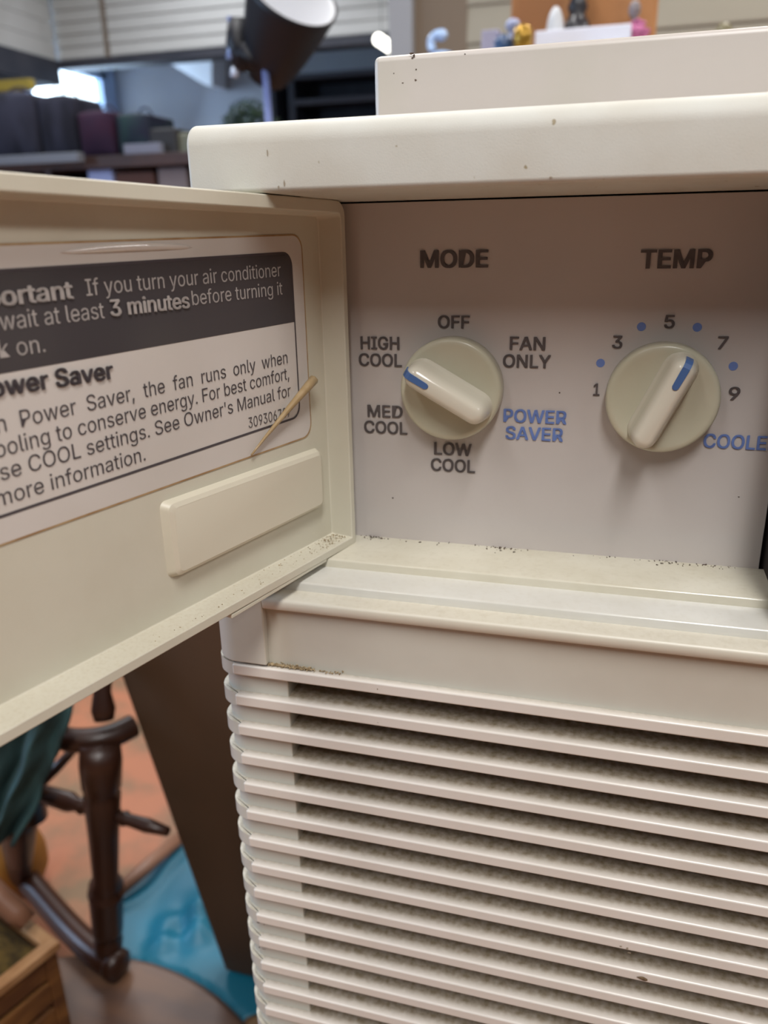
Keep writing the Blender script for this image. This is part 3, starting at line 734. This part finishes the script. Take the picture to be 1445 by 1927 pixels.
tag(cl, 'dark green shaggy cloth hanging in folds over the rocking chair', 'cloth')

# ================================================================ far background
def pbox(u0, v0, u1, v1, y, d, bevel, m, name, label, cat, parent=None, group=None, zfloor=None):
    a, b_ = atY(u0, (v0 + v1) / 2, y), atY(u1, (v0 + v1) / 2, y); t = atY((u0 + u1) / 2, v0, y); q = atY((u0 + u1) / 2, v1, y)
    z0 = q.z if zfloor is None else zfloor
    o = boxo(name, m, parent, a.x, b_.x, y, y + d, z0, t.z, bevel=bevel, seg=3)
    if parent is None: tag(o, label, cat, group)
    return o
def C_(n, c, r_=0.6, c2=None, **k): return mat(n, c, r_, c2, **k)
# floor lamp
M_lampb = C_('black_lamp_enamel', (8, 11, 22), 0.5)
M_steelb = C_('lamp_steel', (120, 136, 190), 0.35)
fl = empty('floor_lamp', (-63, 130, FZ)); tag(fl, 'black cone-shaded floor lamp with a white lining on a blue-grey pole', 'lamp')
apx = atY(452, 118, 130); opn = atY(548, -12, 128)
axd = (opn - apx); Ls = axd.length; axd.normalize()
tilt = Vector((0.57, -0.47, 0.67)).normalized()
cc = atY(553, -14, 128); ap = cc - tilt * 18.5
obj('shade', lathe(bmesh.new(), [(0, 0), (3.4, 0), (4.4, 0.6), (5.4, 3.0), (6.6, 7.0), (7.8, 12.0), (8.7, 17.0), (8.9, 18.5), (8.7, 18.5), (8.45, 17.0), (7.5, 12.0), (6.3, 7.2), (5.0, 3.6), (0, 3.2)], ap, tilt, 44), M_lampb, fl, smooth=True)
obj('shade_lining', lathe(bmesh.new(), [(0, 4.0), (4.6, 4.3), (6.0, 7.6), (7.2, 12.2), (8.15, 17.0), (8.4, 18.3), (8.3, 18.3), (8.0, 17.0), (7.0, 12.3), (5.8, 7.8), (4.4, 4.6), (0, 4.3)], ap, tilt, 44), C_('white_enamel', (226, 228, 232), 0.4), fl, smooth=True)
obj('socket', tube(bmesh.new(), [atY(446, 35, 130), atY(447, 80, 130), atY(462, 128, 130)], [1.8, 2.4, 2.4], 16), M_lampb, fl, smooth=True)
obj('joint', tube(bmesh.new(), [atY(455, 100, 130), atY(492, 122, 130)], [2.6, 1.4], 14), M_lampb, fl, smooth=True)
obj('handle', tube(bmesh.new(), [atY(440, 72, 129), atY(434, 112, 129)], 0.95, 12), C_('pale_blue_handle', (150, 176, 226), 0.25), fl, smooth=True)
obj('handle_knob', tube(bmesh.new(), [atY(443, 128, 129), atY(440, 145, 129)], 0.8, 12), C_('white_blue_knob', (214, 228, 250), 0.25), fl, smooth=True)
obj('clamp', tube(bmesh.new(), [atY(432, 32, 129), atY(436, 48, 129)], 0.6, 10), C_('blue_clamp', (90, 110, 170), 0.3), fl, smooth=True)
obj('pole', tube(bmesh.new(), [atY(498, 113, 130), Vector((atY(498, 113, 130).x + 0.6, 130, FZ + 1))], 0.75, 14), M_steelb, fl, smooth=True)
obj('base', lathe(bmesh.new(), [(0, 0), (13, 0), (13, 1.5), (3, 2.6), (0, 2.6)], (-63, 130, FZ), (0, 0, 1), 36), M_lampb, fl)
# dark cabinet at the back
cb = empty('dark_cabinet', (-150, 490, FZ)); tag(cb, 'tall dark open cabinet with shelves standing at the back wall', 'cabinet')
a = atY(506, 150, 480).x; b_ = atY(742, 150, 480).x
M_cab = C_('cabinet_dark', (38, 42, 54), 0.6, (50, 54, 66))
boxo('back_panel', M_cab, cb, a, b_, 505, 508, FZ, 96)
for x in (a, a + 13, b_): boxo('side_panel', M_cab, cb, x, x + 4, 478, 505, FZ, 96)
for zz in (-60, -20, 16, 40, 58, 78, 92):
    boxo('shelf', C_('cabinet_shelf', (62, 64, 74), 0.6), cb, a + 17, b_, 478, 505, zz, zz + 3)
# white bracket
pbr = [atY(296, 104, 500), atY(402, 98, 500), atY(402, 162, 500), atY(388, 160, 500)]
bm = prism(bmesh.new(), [(p_.x, p_.z) for p_ in pbr], 'Y', 498, 519)
tag(obj('wall_bracket', bm, C_('white_bracket', (232, 236, 242), 0.5), None, bevel=0.6), 'white triangular bracket fixed high on the grey back wall', 'bracket')
# plant
M_leaf = C_('leaf_green', (30, 62, 34), 0.6, (18, 42, 26), nscale=20)
pc = atY(470, 235, 300); pl = empty('potted_plant', (pc.x, 300, FZ)); tag(pl, 'bushy dark green plant in front of the grey back wall', 'plant')
obj('pot', lathe(bmesh.new(), [(0, 0), (11, 0), (14, 26), (15, 28), (12, 28), (0, 24)], (pc.x, 300, FZ), (0, 0, 1), 24), C_('dark_pot', (60, 50, 46), 0.6), pl, smooth=True)
obj('stem', tube(bmesh.new(), [(pc.x, 300, FZ + 20), (pc.x - 1, 300, pc.z)], 1.4, 8), C_('stem_brown', (70, 56, 40), 0.8), pl, smooth=True)
bm = bmesh.new()
for k in range(1100):
    d = Vector((rg(0, 1), rg(0, 1), rg(0, 1))).normalized(); rad = random.uniform(0.3, 1) ** 0.6
    c = Vector((pc.x, 300, pc.z - 3)) + Vector((d.x * 13, d.y * 9, d.z * 13)) * rad
    n_ = Vector((rg(0, 1), rg(0, 1), rg(0, 1))).normalized(); t1 = n_.orthogonal().normalized(); t2 = n_.cross(t1)
    L1, W1 = random.uniform(2, 3.6), random.uniform(0.7, 1.3)
    q = [c - t1 * L1 * .5, c + t2 * W1 * .5 + n_ * .3, c + t1 * L1 * .5, c - t2 * W1 * .5 + n_ * .3]
    bm.faces.new([bm.verts.new(x) for x in q])
o = obj('leaves', bm, M_leaf, pl); o['kind'] = 'stuff'
# fluorescent tube
ft = empty('hanging_tube_light', (-97, 397, 90)); tag(ft, 'glowing fluorescent tube hanging from the ceiling in front of the dark cabinet', 'light')
q0, q1 = atZ(712, 74, 90), atZ(762, 108, 90)
q0.x -= 0; d_ = (q1 - q0)
obj('tube', tube(bmesh.new(), [q0, q1], 2.6, 14), mat('lit_tube', (255, 255, 250), 0.3, emit=(255, 252, 240), estr=5.0), ft, smooth=True)
for t in (0.1, 0.9):
    w = q0 + d_ * t; obj('wire', tube(bmesh.new(), [w + Vector((0, 0, 2.4)), (w.x, w.y, 186)], 0.15, 5), M_cab, ft)
# hooked glass ornament
gp = [atY(814, 96, 250), atY(811, 80, 250), atY(815, 70, 250), atY(824, 64, 250), atY(830, 66, 250)]
gp = [gp[0] - Vector((0, 0, 0))] + gp[1:]
go = empty('glass_swan', (gp[0].x, 250, gp[0].z - 14)); tag(go, 'pale blue glass bird ornament catching the light beside the steel post', 'ornament')
M_gls = mat('pale_blue_glass', (170, 200, 240), 0.1, emit=None, coat=0.6)
obj('neck', tube(bmesh.new(), smoothpath(gp, 4), [1.3] * 17, 10), M_gls, go, smooth=True)
bm = bmesh.new(); bmesh.ops.create_uvsphere(bm, u_segments=20, v_segments=12, radius=1, matrix=Matrix.Translation(gp[-1]) @ Matrix.Diagonal((2.1, 1.8, 1.8, 1)))
obj('head', bm, M_gls, go, smooth=True)
bm = bmesh.new(); bmesh.ops.create_uvsphere(bm, u_segments=24, v_segments=14, radius=1, matrix=Matrix.Translation(gp[0] + Vector((3, 0, -7))) @ Matrix.Diagonal((7, 4, 7, 1)))
obj('body', bm, M_gls, go, smooth=True)
# shelf unit behind the box, right of the post
zs2 = atY(1000, 112, 150).z - 0.5
su = empty('display_shelf', (0, 160, FZ)); tag(su, 'white display shelf behind the cream box', 'shelf')
boxo('shelf_board', C_('shelf_white', (196, 194, 190), 0.5), su, -42, 40, 140, 178, zs2 - 2, zs2, bevel=0.2)
for x in (-41, 38): boxo('side_panel', C_('shelf_side', (186, 184, 180), 0.5), su, x, x + 2, 140, 178, FZ, zs2 - 2)
# ornament stands on the cabinet beside the post: give it a plinth
boxo('plinth', M_cab, go, gp[0].x - 8, gp[0].x + 12, 244, 258, FZ, gp[0].z - 13.6)
pbox(1006, 51, 1186, 120, 150, 4, 0.3, C_('white_card', (222, 224, 236), 0.6), 'white_box', 'long white box on the display shelf in front of the brown board', 'box', zfloor=zs2)
a = atY(958, 0, 160); 
bo = boxo('cork_board', C_('orange_brown_board', (176, 122, 74), 0.7, (150, 100, 58), nscale=6), None, atY(960, 40, 160).x, atY(1236, 40, 160).x, 160, 162, zs2, 62, bevel=1.2, seg=4)
tag(bo, 'orange-brown board leaning behind the trinkets on the display shelf', 'board')
bt = atY(1085, 50, 157)
db_ = obj('dark_bottle', lathe(bmesh.new(), [(0, zs2), (2.6, zs2), (2.8, bt.z - 1), (2.6, bt.z + .5), (1.9, bt.z + 1.6), (1.6, bt.z + 2.2), (2.1, bt.z + 3.4), (1.5, bt.z + 5), (1.5, bt.z + 9), (0, bt.z + 9)], (bt.x, 157.1, 0), (0, 0, 1), 24), C_('dark_glass', (46, 46, 50), 0.25), None, smooth=True)
tag(db_, 'dark ridged bottle standing behind the white box', 'bottle')
gl = atY(1089, 45, 155)
bm = bmesh.new(); bmesh.ops.create_uvsphere(bm, u_segments=20, v_segments=12, radius=1, matrix=Matrix.Translation(Vector((gl.x - 4.6, 153.6, zs2 + 5.2))) @ Matrix.Diagonal((1.8, 1.8, 5.2, 1)))
tag(obj('pale_vase', bm, C_('pale_porcelain', (196, 200, 204), 0.3), None, smooth=True), 'small pale vase beside the dark bottle', 'vase')
pk = atY(1203, 45, 152); pke = empty('pink_flower', (pk.x, 152, zs2)); tag(pke, 'pink fabric flower at the end of the white box', 'flower')
bm = bmesh.new()
for k in range(26):
    d = Vector((rg(0, 1), rg(0, 1) * .8, rg(0, 1))).normalized() * 1.5
    bmesh.ops.create_icosphere(bm, subdivisions=2, radius=0.85, matrix=Matrix.Translation(Vector((pk.x, 152, pk.z - 1.2)) + d) @ Matrix.Rotation(k, 4, 'X') @ Matrix.Diagonal((1, 1, .45, 1)))
obj('petals', bm, C_('pink_cloth', (206, 122, 166), 0.7, (160, 84, 120), nscale=60), pke, smooth=True)
obj('stem', tube(bmesh.new(), [(pk.x, 152, zs2), (pk.x, 152, pk.z - 1)], .3, 8), M_leaf, pke, smooth=True)
gb = atY(1194, 18, 156)
bm = bmesh.new(); bmesh.ops.create_uvsphere(bm, u_segments=20, v_segments=12, radius=1, matrix=Matrix.Translation(gb) @ Matrix.Diagonal((1.2, 1, 1.7, 1)))
tube(bm, [gb + Vector((0, 0, -1.5)), (gb.x, gb.y, zs2)], 0.4, 8)
tag(obj('silver_trinket', bm, C_('tarnished_silver', (128, 120, 122), 0.3), None, smooth=True), 'oval silver trinket on a stem above the pink flower', 'trinket')
sb2 = atY(965, 48, 148)
bm = bmesh.new(); bmesh.ops.create_uvsphere(bm, u_segments=20, v_segments=12, radius=1, matrix=Matrix.Translation(sb2) @ Matrix.Diagonal((1.5, 1.5, 1.3, 1)))
tube(bm, [sb2 + Vector((0, 0, -1)), (sb2.x, sb2.y, zs2)], 0.8, 10)
tag(obj('glass_stopper', bm, C_('silver_blue', (150, 158, 190), 0.2), None, smooth=True), 'blue-silver ball stopper left of the white box', 'stopper')
gd = atY(985, 66, 145)
tag(obj('gold_pot', lathe(bmesh.new(), [(0, zs2), (1.4, zs2), (2.0, gd.z - .6), (1.7, gd.z + 1), (1.0, gd.z + 1.6), (0, gd.z + 1.6)], (gd.x, 144, 0), (0, 0, 1), 24), C_('gold', (168, 132, 52), 0.3, metal=0.6), None, smooth=True), 'small gold pot at the left end of the white box', 'pot')
bl = atY(948, 74, 145)
tag(obj('blue_jar', lathe(bmesh.new(), [(0, zs2), (1.6, zs2), (1.9, bl.z - .5), (1.2, bl.z + .6), (0, bl.z + .6)], (bl.x, 144.5, 0), (0, 0, 1), 24), C_('blue_glaze', (52, 78, 116), 0.3), None, smooth=True), 'dark blue jar between the lavender box and the gold pot', 'jar')
pbox(905, 56, 938, 120, 150, 5, 0.2, C_('lavender_card', (160, 158, 182), 0.6), 'lavender_box', 'lavender-grey box at the left end of the display shelf', 'box', zfloor=zs2)
lm = atY(1362, 58, 146)
bm = bmesh.new(); bmesh.ops.create_uvsphere(bm, u_segments=20, v_segments=12, radius=1, matrix=Matrix.Translation(Vector((lm.x, 146, zs2 + 1.7))) @ Matrix.Diagonal((1.6, 1.6, 1.7 + max(0, lm.z - zs2 - 1.8) / 2, 1)))
tag(obj('olive_bowl', bm, C_('olive_ceramic', (112, 104, 72), 0.4), None, smooth=True), 'olive ceramic lump peeking over the right part of the cream box', 'ornament')

# left-hand shelves with bags
M_shelfw = C_('brown_shelf', (70, 48, 42), 0.6, (54, 38, 36))
zt = atY(270, 289, 232).z
su2 = empty('brown_shelf_unit', (-165, 245, FZ)); tag(su2, 'brown wooden shelf unit carrying bags and boxes by the left wall', 'shelf')
boxo('shelf_board', M_shelfw, su2, -262, -132, 232, 268, zt - 4, zt, bevel=0.3)
boxo('shelf_board', M_shelfw, su2, -262, -132, 232, 268, zt - 16, zt - 13.5, bevel=0.3)
boxo('shelf_board', M_shelfw, su2, -262, -132, 232, 268, zt - 50, zt - 46, bevel=0.3)
boxo('back_panel', C_('shelf_back_dark', (46, 38, 42), 0.7), su2, -262, -132, 268, 269.5, FZ, zt - 4)
for x in (-261, -196, -134): boxo('side_panel', M_shelfw, su2, x, x + 2.5, 232.5, 268, FZ, zt - 4)
rl = [atY(-60, 246, 200), atY(162, 296, 226)]
rl = boxo('pale_rail', C_('pale_rail', (108, 112, 120), 0.5), None, -262, -176.8, 226, 230, zt - 2.2, zt + 1.0, bevel=0.4)
rl.name = 'shelf_rail'; tag(rl, 'pale grey rail along the front of the brown shelf below the dark bags', 'rail')
def bag(u0, v0, u1, y, d, m, name, label, cat, sag=1.5, m2=None, group=None):
    a, b_ = atY(u0 + 3, v0, y), atY(u1 - 3, v0, y); z1 = a.z * .5 + b_.z * .5
    bm = bmesh.new(); box(bm, a.x, b_.x, y, y + d, zt, z1)
    bmesh.ops.subdivide_edges(bm, edges=bm.edges[:], cuts=6, use_grid_fill=True)
    cx0, cy0, cz0 = (a.x + b_.x) / 2, y + d / 2, (zt + z1) / 2
    for v in bm.verts:
        fx = (v.co.x - cx0) / ((b_.x - a.x) / 2); fz = (v.co.z - cz0) / ((z1 - zt) / 2)
        v.co.y += (1 if v.co.y > cy0 else -1) * sag * (1 - fx * fx) * (1 - fz * fz)
        v.co.x += fx * sag * 0.05 * (1 - fz * fz)
        if fz > 0.9: v.co.z -= sag * (0.4 + 0.6 * fx * fx * 0.8)
    e = empty(name, (cx0, cy0, zt)); tag(e, label, cat, group)
    obj('body', bm, m, e, smooth=True, sub=1)
    obj('handle', tube(bmesh.new(), smoothpath([(cx0 - (b_.x - a.x) * .25, y + d / 2, z1 - 1.5), (cx0 - (b_.x - a.x) * .1, y + d / 2, z1 + 1.2), (cx0 + (b_.x - a.x) * .1, y + d / 2, z1 + 1.2), (cx0 + (b_.x - a.x) * .25, y + d / 2, z1 - 1.5)], 4), .35, 6), m2 or m, e, smooth=True)
    return e
M_pat = C_('grey_patterned_cloth', (46, 48, 64), 0.9, (18, 20, 34), nscale=9, stretch=(1, 1, 0.35), lo=0.42, hi=0.58)
bag(-60, 166, 60, 236, 20, M_pat, 'patterned_bag', 'large grey and navy patterned bag at the left edge of the shelf', 'bag', 2.5)
bag(62, 172, 138, 237, 18, M_pat, 'patterned_bag', 'narrower grey and navy patterned bag beside the maroon bag', 'bag', 2.0)
bag(139, 202, 211, 236, 18, C_('maroon_cloth', (50, 16, 44), 0.9, (38, 16, 44)), 'maroon_bag', 'maroon bag between the patterned bag and the navy bag', 'bag', 2.0)
bag(212, 206, 280, 236, 18, C_('navy_cloth', (10, 18, 44), 0.8, (14, 52, 50), nscale=6, lo=0.5, hi=0.7), 'navy_bag', 'navy bag with a green patch beside the maroon bag', 'bag', 2.0)
pbox(281, 241, 331, 285, 236, 12, 0.8, C_('dark_olive_box', (44, 44, 46), 0.7), 'dark_box', 'small dark box right of the navy bag', 'box', zfloor=zt)
pbox(333, 250, 358, 285, 238, 10, 0.8, C_('olive_box', (110, 112, 96), 0.7), 'olive_box', 'small olive-grey box at the right end of the shelf', 'box', zfloor=zt)
pbox(232, 270, 300, 285, 232.2, 3, 0.3, C_('grey_paper', (120, 124, 140), 0.7), 'paper_stack', 'low grey stack of papers in front of the navy bag', 'papers', zfloor=zt)
zt2 = zt - 13.5
pbox(164, 318, 212, 340, 236, 12, 0.8, C_('pale_blue_card', (168, 184, 232), 0.6), 'pale_blue_box', 'pale blue box on the lower board of the brown shelf', 'box', zfloor=zt2)
pbox(216, 322, 290, 345, 237, 12, 0.8, C_('red_brown_card', (96, 62, 50), 0.7), 'red_brown_box', 'red-brown box on the lower board beside the pale blue box', 'box', zfloor=zt2)
pbox(296, 314, 352, 345, 236, 12, 0.8, C_('grey_pink_card', (134, 122, 122), 0.7), 'grey_pink_box', 'grey-pink box at the right end of the lower board', 'box', zfloor=zt2)
# yellow sign on the dark rail
pbox(-70, 152, 56, 172, 300, 4, 0.2, C_('yellow_sign', (150, 132, 52), 0.7), 'yellow_strip', 'long yellow strip hanging below the dark rail on the left', 'strip')
